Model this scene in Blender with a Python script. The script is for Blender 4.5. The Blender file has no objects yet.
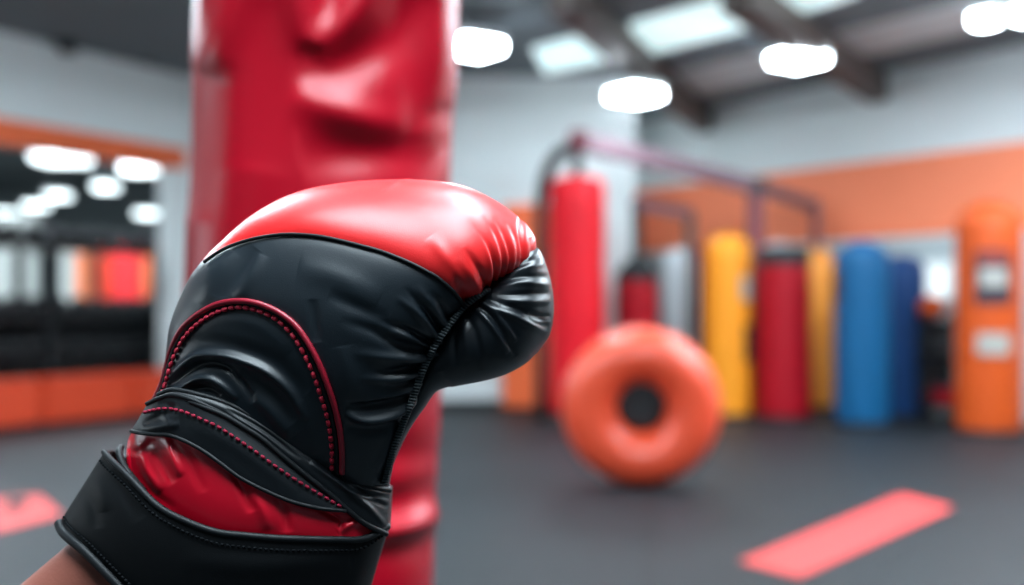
import bpy, bmesh, math, random
import numpy as np
from mathutils import Vector, Matrix

random.seed(7); rng = np.random.default_rng(7)
S = bpy.context.scene
COL = S.collection
F = 1024 * 40.0 / 36.0          # focal length in pixels
HZ = 310.0                      # row of the horizon
H = 0.95                        # camera height

# ------------------------------------------------------------------ camera
cam_d = bpy.data.cameras.new('camera'); cam = bpy.data.objects.new('camera', cam_d); COL.objects.link(cam)
cam.location = (0, 0, H); cam.rotation_euler = (math.pi/2, 0, 0)
cam_d.lens = 40; cam_d.sensor_width = 36; cam_d.clip_start = 0.02; cam_d.clip_end = 200
cam_d.shift_y = (HZ - 292.5) / 1024.0
cam_d.dof.use_dof = True; cam_d.dof.focus_distance = 0.605; cam_d.dof.aperture_fstop = 3.3
S.camera = cam
S.view_settings.view_transform = 'Standard'; S.view_settings.look = 'None'
S.view_settings.gamma = 1; S.view_settings.use_curve_mapping = False
S.view_settings.exposure = 0.75

def W(px, py, Y):
    return Vector(((px-512)/F*Y, Y, H+(HZ-py)/F*Y))
def onz(px, py, z):
    return W(px, py, (z-H)*F/(HZ-py))

# ------------------------------------------------------------------ materials
def lin(c):
    return tuple(((v/255)/12.92 if v/255 <= .04045 else ((v/255+.055)/1.055)**2.4) for v in c) + (1,)
def mat(name, rgb, rough=.5, metal=0, coat=0, noise=None, bump=None, emit=None, spec=.5, var=0.0, coat_rough=.1, sheen=0):
    m = bpy.data.materials.new(name); m.use_nodes = True
    nt = m.node_tree; b = nt.nodes['Principled BSDF']
    col = lin(rgb)
    b.inputs['Base Color'].default_value = col
    b.inputs['Roughness'].default_value = rough; b.inputs['Metallic'].default_value = metal
    b.inputs['Coat Weight'].default_value = coat; b.inputs['Coat Roughness'].default_value = coat_rough
    b.inputs['Specular IOR Level'].default_value = spec
    b.inputs['Sheen Weight'].default_value = sheen
    tc = nt.nodes.new('ShaderNodeTexCoord')
    if var:
        n = nt.nodes.new('ShaderNodeTexNoise'); n.inputs['Scale'].default_value = noise or 6; n.inputs['Detail'].default_value = 5
        nt.links.new(tc.outputs['Object'], n.inputs['Vector'])
        mx = nt.nodes.new('ShaderNodeMixRGB'); mx.inputs['Color1'].default_value = tuple(c*(1-var) for c in col[:3])+(1,)
        mx.inputs['Color2'].default_value = tuple(min(1, c*(1+var)) for c in col[:3])+(1,)
        nt.links.new(n.outputs['Fac'], mx.inputs['Fac']); nt.links.new(mx.outputs['Color'], b.inputs['Base Color'])
    if bump:
        sc, st, di = bump
        n2 = nt.nodes.new('ShaderNodeTexNoise'); n2.inputs['Scale'].default_value = sc; n2.inputs['Detail'].default_value = 4
        v2 = nt.nodes.new('ShaderNodeTexVoronoi'); v2.inputs['Scale'].default_value = sc*.9; v2.feature = 'DISTANCE_TO_EDGE'
        nt.links.new(tc.outputs['Object'], n2.inputs['Vector']); nt.links.new(tc.outputs['Object'], v2.inputs['Vector'])
        ad = nt.nodes.new('ShaderNodeMath'); ad.operation = 'MULTIPLY_ADD'; ad.inputs[1].default_value = .6
        nt.links.new(v2.outputs['Distance'], ad.inputs[0]); nt.links.new(n2.outputs['Fac'], ad.inputs[2])
        bp = nt.nodes.new('ShaderNodeBump'); bp.inputs['Strength'].default_value = st; bp.inputs['Distance'].default_value = di
        nt.links.new(ad.outputs['Value'], bp.inputs['Height']); nt.links.new(bp.outputs['Normal'], b.inputs['Normal'])
    if emit:
        b.inputs['Emission Color'].default_value = lin(emit[0]); b.inputs['Emission Strength'].default_value = emit[1]
    return m

M = {}
M['glove_red'] = mat('red leather', (226, 32, 34), .40, coat=.25, coat_rough=.28, bump=(1500, .22, .0004), var=.06, noise=40)
M['glove_black'] = mat('black leather', (19, 29, 36), .42, coat=.18, coat_rough=.3, bump=(1500, .25, .0004), var=.1, noise=40)
M['glove_black_gloss'] = mat('glossy black leather', (12, 19, 25), .4, coat=.12, coat_rough=.25, bump=(1300, .18, .0004))
M['strap_black'] = mat('black strap leather', (12, 18, 23), .45, coat=.1, coat_rough=.3, bump=(1500, .25, .0004))
M['cuff_black'] = mat('matt black cuff leather', (7, 10, 13), .55, spec=.22, bump=(1500, .25, .0004))  # cuff shade put into the colour, darker than the other black leather
M['thread_dark'] = mat('dark grey thread', (11, 14, 17), .8, spec=.1)
M['lining'] = mat('red satin lining', (205, 8, 38), .33, coat=.2, coat_rough=.25, bump=(600, .08, .0006))
M['thread_maroon'] = mat('maroon thread', (150, 22, 52), .7, spec=.3)
M['thread_red'] = mat('red thread', (196, 28, 58), .6, bump=(3000, .3, .0003))
M['thread_black'] = mat('black thread', (70, 80, 84), .55)
M['piping_red'] = mat('dark red piping', (150, 16, 40), .42, coat=.2)
M['piping_black'] = mat('black piping', (12, 17, 21), .55, spec=.35)
M['skin'] = mat('skin', (138, 78, 64), .55, bump=(500, .35, .0006), var=.14, noise=60)
M['bag_red'] = mat('red vinyl', (170, 0, 28), .38, spec=.35, coat=.1, coat_rough=.25, bump=(300, .04, .001))
M['vinyl_red'] = mat('bright red vinyl', (218, 8, 30), .5, spec=.3)
M['vinyl_darkred'] = mat('dark red vinyl', (158, 0, 22), .5, spec=.25)
M['vinyl_yellow'] = mat('yellow vinyl', (236, 146, 30), .5, spec=.3)
M['vinyl_amber'] = mat('amber vinyl', (238, 150, 50), .45, coat=.1)
M['vinyl_blue'] = mat('blue vinyl', (0, 80, 124), .5, spec=.3)
M['vinyl_navy'] = mat('navy blue vinyl', (0, 50, 100), .5, spec=.3)
M['vinyl_orange'] = mat('orange vinyl', (190, 74, 18), .5, spec=.3)
M['vinyl_pale'] = mat('pale silver vinyl', (226, 234, 238), .4, coat=.2)
M['ring'] = mat('orange rubber', (232, 80, 48), .36, coat=.3, coat_rough=.3, var=.05)
M['blackm'] = mat('black painted steel', (26, 29, 32), .4, metal=.2, coat=.1)
M['blackr'] = mat('black rubber', (24, 27, 30), .7)
M['maroon'] = mat('maroon painted steel', (104, 30, 46), .45)
M['mauve'] = mat('greyed maroon webbing', (118, 90, 100), .6)
M['steel'] = mat('steel', (150, 155, 160), .3, metal=1)
M['grey'] = mat('pale grey duct', (206, 216, 218), .5)
M['brown'] = mat('dark brown steel', (82, 72, 68), .6)
M['white'] = mat('white paint', (226, 232, 232), .6)
M['label_dark'] = mat('dark label print', (46, 34, 46), .5)
M['label_white'] = mat('white label', (158, 156, 150), .5)
M['label_red'] = mat('dark red label print', (150, 50, 40), .5)
M['wall'] = mat('pale wall paint', (228, 236, 236), .75, var=.03, noise=.7, bump=(60, .05, .002))
M['wall_dark'] = mat('slate wall paint', (70, 78, 82), .8, var=.05)
M['wall_orange'] = mat('orange wall paint', (240, 106, 52), .55, var=.04)
M['wall_coral'] = mat('soft orange wall paint', (250, 138, 98), .6, var=.04)  # orange lightened: lens haze and recess brightness put into the colour
M['floor_pale'] = mat('pale vinyl floor', (205, 205, 200), .5, var=.05)
M['wall_grey'] = mat('grey wall panelling', (176, 188, 190), .7, var=.05)
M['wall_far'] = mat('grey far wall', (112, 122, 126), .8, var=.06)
M['ceil'] = mat('charcoal ceiling', (106, 116, 122), .85, var=.1, noise=.8)
M['tape'] = mat('coral floor tape', (226, 66, 62), .5, var=.04)
M['pad_orange'] = mat('orange padded vinyl', (208, 66, 32), .45, var=.06)
M['light'] = mat('lamp diffuser', (255, 255, 255), .5, emit=((228, 244, 255), 30))
M['light_soft'] = mat('dim lamp diffuser', (255, 255, 255), .5, emit=((232, 250, 255), 2.6))
M['light_strip'] = mat('strip lamp diffuser', (255, 255, 255), .5, emit=((228, 244, 255), 12))  # glow of the added strip beside the roof beam
M['sky'] = mat('skylight glazing', (200, 220, 222), .3, emit=((210, 238, 240), .6))
M['pane'] = mat('frosted window glazing', (225, 235, 236), .3, emit=((232, 244, 246), .45))  # glow for the added panes

# rubber floor with mat joints
def floor_mat():
    m = mat('black rubber mats', (25, 32, 36), .55, bump=(220, .25, .002), var=.16, noise=3, spec=.27)
    nt = m.node_tree; b = nt.nodes['Principled BSDF']
    tc = nt.nodes.new('ShaderNodeTexCoord'); mp = nt.nodes.new('ShaderNodeMapping'); mp.inputs['Rotation'].default_value = (0, 0, .12)
    br = nt.nodes.new('ShaderNodeTexBrick'); br.offset = 0; br.inputs['Scale'].default_value = 1
    br.inputs['Brick Width'].default_value = 2.0; br.inputs['Row Height'].default_value = 2.0; br.inputs['Mortar Size'].default_value = .012
    br.inputs['Color1'].default_value = br.inputs['Color2'].default_value = (1, 1, 1, 1); br.inputs['Mortar'].default_value = (.45, .45, .45, 1)
    nt.links.new(tc.outputs['Object'], mp.inputs['Vector']); nt.links.new(mp.outputs['Vector'], br.inputs['Vector'])
    src = b.inputs['Base Color'].links[0].from_socket
    mx = nt.nodes.new('ShaderNodeMixRGB'); mx.blend_type = 'MULTIPLY'; mx.inputs['Fac'].default_value = 1
    nt.links.new(src, mx.inputs['Color1']); nt.links.new(br.outputs['Color'], mx.inputs['Color2']); nt.links.new(mx.outputs['Color'], b.inputs['Base Color'])
    return m
M['floor'] = floor_mat()

# ------------------------------------------------------------------ object helpers
def link(name, verts, faces, m, parent=None, smooth=True):
    me = bpy.data.meshes.new(name); me.from_pydata([tuple(v) for v in verts], [], [tuple(int(i) for i in f) for f in faces]); me.update()
    if smooth: me.polygons.foreach_set('use_smooth', [True]*len(me.polygons))
    me.materials.append(m)
    o = bpy.data.objects.new(name, me); COL.objects.link(o)
    if parent is not None:
        o.parent = parent; o.matrix_parent_inverse = Matrix.Translation(parent.location).inverted() if parent.parent is None else Matrix.Identity(4)
    return o
def link_bm(name, bm, m, parent=None, smooth=False, bevel=0):
    if bevel: bmesh.ops.bevel(bm, geom=list(bm.edges), offset=bevel, segments=2, affect='EDGES')
    bmesh.ops.recalc_face_normals(bm, faces=list(bm.faces))
    me = bpy.data.meshes.new(name); bm.to_mesh(me); bm.free()
    if smooth: me.polygons.foreach_set('use_smooth', [True]*len(me.polygons))
    me.materials.append(m)
    o = bpy.data.objects.new(name, me); COL.objects.link(o)
    if parent is not None:
        o.parent = parent; o.matrix_parent_inverse = Matrix.Translation(parent.location).inverted() if parent.parent is None else Matrix.Identity(4)
    return o
def tag(o, label, cat, group=None):
    o['label'] = label; o['category'] = cat
    if group: o['group'] = group
    return o
def thing(name, loc, label, cat, group=None):
    o = bpy.data.objects.new(name, None); COL.objects.link(o); o.location = loc; o.empty_display_size = .05
    return tag(o, label, cat, group)
def struct(o): o['kind'] = 'structure'; return o
def part_of(o, parent, root):
    """sub-part: geometry is in world coordinates, root is the thing's Empty"""
    o.parent = parent; o.matrix_parent_inverse = Matrix.Translation(root.location).inverted() if False else Matrix.Identity(4)
    return o

def prism(poly, z0, z1, bm=None):
    bm = bm or bmesh.new()
    lo = [bm.verts.new((p[0], p[1], z0)) for p in poly]; hi = [bm.verts.new((p[0], p[1], z1)) for p in poly]
    n = len(poly)
    bm.faces.new(lo[::-1]); bm.faces.new(hi)
    for i in range(n): bm.faces.new((lo[i], lo[(i+1) % n], hi[(i+1) % n], hi[i]))
    return bm
def wallseg(a, b, t, z0, z1, bm=None):
    """vertical slab from a to b, thickness t to the left of a->b"""
    a = Vector(a); b = Vector(b); d = (b-a).normalized(); n = Vector((-d.y, d.x))*t
    return prism([a, b, b+n, a+n], z0, z1, bm)
def beam_bm(a, b, w, h, bm=None, up=Vector((0, 0, 1))):
    bm = bm or bmesh.new()
    a = Vector(a); b = Vector(b); d = (b-a).normalized(); s = d.cross(up)
    if s.length < 1e-4: s = Vector((1, 0, 0))
    s.normalize(); u = s.cross(d).normalized()
    q = []
    for p in (a, b):
        q.append([bm.verts.new(p+s*w/2*i+u*h/2*j) for i, j in ((-1, -1), (1, -1), (1, 1), (-1, 1))])
    bm.faces.new(q[0][::-1]); bm.faces.new(q[1])
    for i in range(4): bm.faces.new((q[0][i], q[0][(i+1) % 4], q[1][(i+1) % 4], q[1][i]))
    return bm
def lathe(profile, cx, cy, n=48):
    V, Fc = [], []
    for r, z in profile:
        for i in range(n):
            a = 2*math.pi*i/n; V.append((cx+r*math.cos(a), cy+r*math.sin(a), z))
    m = len(profile)
    for j in range(m-1):
        for i in range(n):
            k = (i+1) % n; Fc.append((j*n+i, j*n+k, (j+1)*n+k, (j+1)*n+i))
    Fc.append(tuple(range(n))[::-1]); Fc.append(tuple((m-1)*n+i for i in range(n)))
    return V, Fc
def cr(pts, n):
    """Catmull-Rom resample of a polyline (any dimension) to n points, uniform in the control index"""
    P = np.asarray(pts, float)
    if P.ndim == 1: P = P[:, None]
    Q = np.vstack([2*P[0]-P[1], P, 2*P[-1]-P[-2]])
    t = np.linspace(0, len(P)-1, n); i = np.minimum(t.astype(int), len(P)-2); f = (t-i)[:, None]
    p0, p1, p2, p3 = Q[i], Q[i+1], Q[i+2], Q[i+3]
    return .5*(2*p1+(p2-p0)*f+(2*p0-5*p1+4*p2-p3)*f**2+(3*p1-p0-3*p2+p3)*f**3)
def resample(P, step):
    P = np.asarray(P, float); d = np.r_[0, np.cumsum(np.linalg.norm(np.diff(P, axis=0), axis=1))]
    n = max(4, int(d[-1]/step)); t = np.linspace(0, d[-1], n)
    return np.stack([np.interp(t, d, P[:, k]) for k in range(P.shape[1])], 1)
def tube(P, r, n=10, caps=True):
    P = np.asarray(P, float); N = len(P)
    R = np.full(N, r) if np.isscalar(r) else np.asarray(r)
    T = np.gradient(P, axis=0); T /= np.linalg.norm(T, axis=1)[:, None]+1e-12
    ref = np.array([0, 1., 0]) if abs(T[0][1]) < .9 else np.array([1., 0, 0])
    V, Fc = [], []
    nrm = ref - T[0]*ref.dot(T[0]); nrm /= np.linalg.norm(nrm)
    for i in range(N):
        nrm = nrm - T[i]*nrm.dot(T[i]); nrm /= np.linalg.norm(nrm)+1e-12
        b = np.cross(T[i], nrm)
        for j in range(n):
            a = 2*math.pi*j/n; V.append(P[i]+R[i]*(math.cos(a)*nrm+math.sin(a)*b))
    for i in range(N-1):
        for j in range(n):
            k = (j+1) % n; Fc.append((i*n+j, i*n+k, (i+1)*n+k, (i+1)*n+j))
    if caps:
        Fc.append(tuple(range(n))[::-1]); Fc.append(tuple((N-1)*n+j for j in range(n)))
    return V, Fc
def merge(lst):
    V, Fc = [], []
    for v, f in lst:
        o = len(V); V += list(v); Fc += [tuple(i+o for i in q) for q in f]
    return V, Fc

# ================================================================== THE GLOVE
Y0 = 0.66; K = Y0/F                   # glove mid-plane; local unit = 1/1138 of the distance
def loc2w(u, v, w):                   # local (u right, v down, w towards the viewer) -> world
    return np.stack([(u-512)*K, Y0-w*K, H+(HZ-v)*K], -1)
def proj(u, v, w):
    s = 1/(1-w/F); return 512+(u-512)*s, HZ+(v-HZ)*s
def unproj(pu, pv, w):
    s = 1-np.asarray(w)/F; return 512+(pu-512)*s, HZ+(pv-HZ)*s

def segdist(px, py, poly):
    """distance to polyline and normalised position along it"""
    P = np.asarray(poly, float); best = np.full(px.shape, 1e9); pos = np.zeros(px.shape)
    L = np.r_[0, np.cumsum(np.linalg.norm(np.diff(P, axis=0), axis=1))]
    for i in range(len(P)-1):
        d = P[i+1]-P[i]; l2 = d.dot(d)
        t = np.clip(((px-P[i, 0])*d[0]+(py-P[i, 1])*d[1])/l2, 0, 1)
        q = np.hypot(px-P[i, 0]-t*d[0], py-P[i, 1]-t*d[1]); m = q < best
        best[m] = q[m]; pos[m] = (L[i]+t[m]*math.sqrt(l2))/L[-1]
    return best, pos
def inpoly(px, py, poly):
    P = np.asarray(poly, float); c = np.zeros(px.shape, bool); j = len(P)-1
    for i in range(len(P)):
        xi, yi = P[i]; xj, yj = P[j]
        m = ((yi > py) != (yj > py)) & (px < (xj-xi)*(py-yi)/(yj-yi+1e-12)+xi); c ^= m; j = i
    return c
def wrinkle(px, py, items):
    """sum of ridges (+) and valleys (-): (polyline, amplitude, width, end taper mode)"""
    D = np.zeros(px.shape)
    for poly, amp, wid, *mode in items:
        P = cr(poly, max(8, len(poly)*5)) if len(poly) > 2 else np.asarray(poly, float)
        d, t = segdist(px, py, P); mode = mode[0] if mode else 'both'
        e = np.clip(np.sin(np.pi*np.clip(t, 0, 1)), 0, 1)**.6 if mode == 'both' else (np.clip(t*1.3, 0, 1) if mode == 'end' else np.clip((1-t)*1.3, 0, 1))
        D += amp*e*np.exp(-(d/wid)**2)
    return D

def loft(P, Q, T, Tb, wq, Ns, Nf, Nb, e=.85, w0=None, fit=None):
    if fit is None:
        # the rounded front stands nearer than the outline: draw the outline in by what it overshoots
        P0 = np.array(P, float); Q0 = np.array(Q, float); Pc, Qc = P0.copy(), Q0.copy(); n = len(P0)
        for it in range(6):
            G = loft(Pc, Qc, T, Tb, wq, 150, 120, 24, e, w0, fit=False); pu, pv = proj(G[..., 0], G[..., 1], G[..., 2])
            for E0, Ec, sgn in ((P0, Pc, 1), (Q0, Qc, -1)):
                tg = np.gradient(E0, axis=0); tg /= np.linalg.norm(tg, axis=1)[:, None]+1e-9; nn = np.stack([tg[:, 1], -tg[:, 0]], 1)
                out = (P0-Q0)*sgn; flip = np.sign((nn*out).sum(1)); nn *= flip[:, None]
                for i in range(n):
                    du, dv = pu-E0[i, 0], pv-E0[i, 1]; near = np.abs(du*tg[i, 0]+dv*tg[i, 1]) < 4
                    near &= (du*nn[i, 0]+dv*nn[i, 1]) > -30
                    ext = (du*nn[i, 0]+dv*nn[i, 1])[near].max() if near.any() else 0
                    Ec[i] -= nn[i]*np.clip(ext, -8, 8)*.6
        P, Q = Pc, Qc
    P = cr(P, Ns); Q = cr(Q, Ns); T = cr(T, Ns)[:, 0]; Tb = cr(Tb, Ns)[:, 0]; wq = cr(wq, Ns)[:, 0]
    w0 = cr(w0, Ns)[:, 0] if w0 is not None else np.zeros(Ns)
    Q = np.stack(unproj(Q[:, 0], Q[:, 1], wq), 1)
    th = np.r_[np.linspace(0, np.pi, Nf, endpoint=False), np.linspace(np.pi, 2*np.pi, Nb, endpoint=False)]
    c = np.sign(np.cos(th))*np.abs(np.cos(th))**.92; s = np.sign(np.sin(th))*np.abs(np.sin(th))**e
    C = (P+Q)/2; Hh = (P-Q)/2
    U = C[:, 0, None]+Hh[:, 0, None]*c; V = C[:, 1, None]+Hh[:, 1, None]*c
    Wd = np.where(s > 0, T[:, None]*s, Tb[:, None]*s)+wq[:, None]*(1-c)/2+w0[:, None]
    return np.stack([U, V, Wd], -1)
def grid_normals(G, wrap=True):
    du = np.gradient(G, axis=0)
    dv = (np.roll(G, -1, 1)-np.roll(G, 1, 1)) if wrap else np.gradient(G, axis=1)
    n = np.cross(du, dv); n /= np.linalg.norm(n, axis=-1)[..., None]+1e-9
    return n
def grid_faces(n, m, wrap=True):
    i = np.arange(n-1)[:, None]; j = np.arange(m if wrap else m-1)[None, :]; k = (j+1) % m
    return np.stack([i*m+j, i*m+k, (i+1)*m+k, (i+1)*m+j], -1).reshape(-1, 4)
def submesh(name, G, faces, m, parent, flip=False):
    V = G.reshape(-1, 3); f = np.asarray(faces)
    used = np.unique(f); mp = np.full(len(V), -1); mp[used] = np.arange(len(used))
    f2 = mp[f]
    if flip: f2 = f2[:, ::-1]
    Wv = loc2w(V[used, 0], V[used, 1], V[used, 2])
    me = bpy.data.meshes.new(name); me.vertices.add(len(used)); me.vertices.foreach_set('co', Wv.astype(np.float32).ravel())
    me.loops.add(len(f2)*4); me.loops.foreach_set('vertex_index', f2.astype(np.int32).ravel())
    me.polygons.add(len(f2)); me.polygons.foreach_set('loop_start', np.arange(0, len(f2)*4, 4, dtype=np.int32))
    me.polygons.foreach_set('use_smooth', np.ones(len(f2), bool)); me.update(); me.validate()
    me.materials.append(m)
    o = bpy.data.objects.new(name, me); COL.objects.link(o); o.parent = parent
    o.matrix_parent_inverse = Matrix.Translation(parent.location).inverted()
    return o

glove_base = Vector(loc2w(np.array(230.), np.array(560.), np.array(0.)))
glove = thing('boxing_glove', glove_base, 'red and black leather boxing glove on a fist raised before the hanging bag', 'boxing glove')

# ---- main mitt
st = [((165, 472), (372, 506), 62, 4), ((152, 428), (384, 489), 66, 16), ((157, 398), (387, 476), 68, 26), ((164, 379), (391, 457), 70, 36),
      ((168, 355), (397, 437), 73, 44), ((173.5, 325), (404, 420), 77, 50), ((186, 294), (411, 402), 82, 54), ((204, 262), (418, 385), 85, 56),
      ((230.5, 238.5), (423, 367), 87, 58), ((264, 214), (431, 353), 88, 58), ((301.5, 197), (440, 339), 88, 58), ((346, 188.5), (449, 325), 86, 58),
      ((392, 185.5), (459, 311), 82, 58), ((429, 186.5), (467, 301), 77, 58), ((460, 191), (477, 291), 70, 56), ((486, 202), (487, 282), 62, 50),
      ((506.5, 215), (499, 277), 52, 42), ((522, 227.5), (512, 274), 42, 30), ((532, 242), (525, 266), 28, 16), ((537, 252), (535, 263), 12, 4)]
NS, NF, NB = 640, 430, 110
GA = loft([s[0] for s in st], [s[1] for s in st], [s[2] for s in st], [s[2]*.8 for s in st], [s[3] for s in st], NS, NF, NB)
RED_EDGE = [(197, 268), (204, 262), (216, 253.5), (228, 247), (245, 241), (262, 237), (282, 234.5), (300, 234.5), (320, 236.5), (340, 240.5), (362, 246), (383, 252), (408, 262),
            (428, 272), (438, 278), (452, 290), (459, 298), (465, 306), (470, 316)]
RED_POLY = RED_EDGE+[(600, 330), (600, 100), (100, 100), (100, 262)]
ARC = [(154, 400), (161, 385), (166, 368), (171, 350), (179, 333), (189, 321), (203, 311), (218, 304), (235, 301), (252, 302), (268, 307), (283, 315), (296, 326), (307, 341), (316, 357),
       (323, 373), (330, 392), (336, 412), (340, 432), (342, 452), (342, 474), (341, 492)]
ARC_IN = [(158, 402), (165, 385), (169.5, 369), (176, 352), (184, 338), (194, 327), (206, 318), (220, 311), (235, 307.5), (250, 308.5), (264, 313), (277, 320), (289, 331), (299, 345), (307, 360),
          (314, 376), (320, 394), (326, 413), (330, 432), (332, 452), (332, 474), (331, 492)]
WRIST_POLY = ARC+[(341, 700), (0, 700), (0, 390)]
RED_W = [([(443, 262), (452, 276), (459, 290), (466, 301)], -3.2, 4.5, 'end'), ([(462, 250), (472, 264), (480, 276), (484, 288)], -3.6, 3.2, 'end'),
         ([(466, 222), (476, 234), (487, 252), (492, 270), (489, 288)], -4.2, 3.0, 'end'), ([(480, 219), (493, 238), (500, 258), (498, 280)], -3.8, 2.6, 'end'),
         ([(490, 221), (501, 240), (507, 258), (504, 280)], -3.8, 2.5, 'end'), ([(503, 226), (512, 242), (514, 258), (510, 280)], -3.6, 2.4, 'end'),
         ([(516, 221), (517, 238), (519, 255), (515, 276)], -3.6, 2.4), ([(526, 240), (527, 254), (523, 270)], -2.6, 2.2),
         ([(472, 232), (482, 246), (486, 264), (484, 284)], 2.2, 3.0, 'end'), ([(455, 258), (466, 272), (475, 288)], 2.2, 4.0, 'end'),
         ([(430, 180), (400, 188), (380, 199)], .5, 1.2), ([(430, 240), (446, 262), (455, 282)], 1.6, 6.0)]
BLK_W = [([(386, 330), (408, 335), (425, 344), (433, 351)], 4.2, 3.4, 'end'), ([(378, 320), (404, 328), (422, 338), (436, 347)], -4.6, 3.8, 'end'),
         ([(395, 296), (412, 308), (425, 321), (438, 341)], 3.6, 4.0, 'end'), ([(404, 287), (420, 305), (430, 318), (442, 338)], -4.0, 3.4, 'end'),
         ([(415, 285), (430, 303), (446, 330)], 3.0, 4.0, 'end'), ([(428, 290), (440, 304), (450, 322)], -2.6, 3.4, 'end'),
         ([(352, 352), (385, 356), (411, 356), (430, 352)], 4.4, 5.0, 'end'), ([(340, 320), (370, 329), (397, 343), (425, 349)], -4.0, 5.5, 'end'),
         ([(366, 368), (392, 370), (418, 366)], -4.4, 4.2, 'end'), ([(357, 377), (388, 378), (414, 372)], 3.2, 4.0, 'end'),
         ([(380, 385), (400, 384), (416, 378)], -3.0, 2.8, 'end'), ([(372, 397), (393, 394), (409, 388), (415, 382)], 2.8, 2.6, 'end'),
         ([(346, 406), (374, 404), (400, 397), (415, 387)], -5.0, 4.0), ([(346, 412), (362, 417), (381, 415), (401, 407), (414, 394)], 5.2, 3.6),
         ([(345, 424), (365, 428), (385, 425), (404, 414)], -3.2, 5.0), ([(375, 470), (384, 450), (393, 430)], 2.0, 4.0),
         ([(258, 250), (242, 270), (222, 300)], -2.2, 8.0), ([(264, 256), (252, 280), (238, 300)], 1.5, 7.0),
         ([(234, 252), (216, 276), (204, 305)], 1.6, 8.0), ([(314, 300), (316, 320), (318, 342)], -1.6, 5.0), ([(345, 345), (350, 375), (352, 400)], 1.8, 9.0),
         ([(300, 270), (340, 280), (380, 300)], 1.8, 12.0), ([(330, 296), (360, 308), (388, 320)], -1.6, 7.0)]
WR_W = [([(160, 384), (176, 371), (188, 361), (199, 355.5), (218, 355), (238, 359), (266, 371), (290, 392), (306, 420)], 5.4, 4.0), ([(166, 388), (180, 376), (193, 367), (208, 363.5), (226, 369), (241, 385), (254, 402)], -5.0, 3.8),
        ([(176, 392), (186, 385), (198, 379), (211, 379), (224, 387), (236, 400)], 4.6, 3.4), ([(178, 396), (190, 390), (206, 389), (220, 396)], -4.0, 3.0),
        ([(172, 352), (186, 344), (204, 342), (236, 348), (276, 364), (304, 396)], -3.4, 9.0), ([(160, 395), (172, 389), (186, 390)], 2.6, 3.0),
        ([(200, 322), (230, 318), (262, 326), (290, 352)], 2.2, 9.0), ([(240, 372), (268, 392), (292, 424)], -3.4, 8.0), ([(252, 396), (272, 412), (292, 438)], 3.0, 7.0),
        ([(300, 400), (310, 425), (316, 455)], 1.4, 8.0)]
PU, PV = proj(GA[..., 0], GA[..., 1], GA[..., 2])
front = GA[..., 2] > -4
red_v = inpoly(PU, PV, RED_POLY); wr_v = inpoly(PU, PV, WRIST_POLY) & ~red_v
dr, tr_ = segdist(PU, PV, cr(RED_EDGE, 120)); da, _ = segdist(PU, PV, cr(ARC, 140))
D = np.zeros(PU.shape)
D += np.where(red_v, wrinkle(PU, PV, RED_W), 0)
D += np.where(~red_v & ~wr_v, 1.25*wrinkle(PU, PV, BLK_W)*np.clip(dr/6, 0, 1)*np.clip(da/6, 0, 1), 0)
D += np.where(wr_v, wrinkle(PU, PV, WR_W)*np.clip(da/8, 0, 1), 0)
# padded panels swell away from their seams
D += np.where(red_v, 4.0*(1-np.exp(-dr/9)), 2.0*(1-np.exp(-dr/6)))
D += np.where(wr_v, -3.2+1.0*np.exp(-(da/5)**2), 2.0*(1-np.exp(-da/9)))
D = np.where(front, D, np.where(red_v, 4.0, 1.0))
D *= np.clip(np.arange(NS)[::-1]/40, 0, 1)[:, None]
nA = grid_normals(GA)
if nA[NS//2, NF//2, 2] < 0: nA = -nA
edge_fade = np.clip((GA[..., 2]+6)/26, 0, 1)        # keep the traced outline
GA2 = GA+nA*(D*np.where(front, .1+.9*edge_fade, .3))[..., None]
GA2[-1] = GA2[-1].mean(0)
fA = grid_faces(NS, NF+NB)
lab = np.where(red_v, 1, np.where(wr_v, 2, 0)).ravel()
cnt = (lab[fA] == 1).sum(1); cw = (lab[fA] == 2).sum(1)
fl = np.where(cnt >= 2, 1, np.where(cw >= 2, 2, 0))
flipA = np.cross(GA2[NS//2, NF//2+1]-GA2[NS//2, NF//2], GA2[NS//2+1, NF//2]-GA2[NS//2, NF//2])[2] < 0
red_panel = submesh('knuckle_panel', GA2, fA[fl == 1], M['glove_red'], glove, flipA); red_panel['label'] = 'red leather knuckle panel'
black_panel = submesh('side_panel', GA2, fA[fl == 0], M['glove_black'], glove, flipA); black_panel['label'] = 'black leather side panel'
wrist_panel = submesh('wrist_panel', GA2, fA[fl == 2], M['glove_black'], glove, flipA)

# ---- thumb / finger end
lt = [((384, 472), (385, 489), 14, 12), ((391, 442), (397.5, 455), 18, 22), ((400, 416), (412, 426), 22, 30), ((409, 388), (428, 403.5), 28, 36),
      ((422, 356), (441, 390.5), 40, 36), ((440, 324), (456, 386.5), 50, 32), ((460, 300), (474, 383), 60, 26), ((479, 285), (492, 379), 66, 20),
      ((498, 271), (508, 373.5), 68, 14), ((515, 256), (521, 366), 66, 10), ((529, 246), (532, 357.5), 60, 6), ((540, 250.5), (541, 348), 50, 2),
      ((548, 270), (549, 337), 37, 0), ((552.5, 288), (552.5, 325), 23, 0), ((554, 300), (554, 314), 8, 0)]
NSL, NFL, NBL = 420, 300, 80
GB = loft([s[0] for s in lt], [s[1] for s in lt], [s[2] for s in lt], [max(10, s[2]*.8) for s in lt], [0 for s in lt], NSL, NFL, NBL, e=.8, w0=[s[3] for s in lt])
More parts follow.
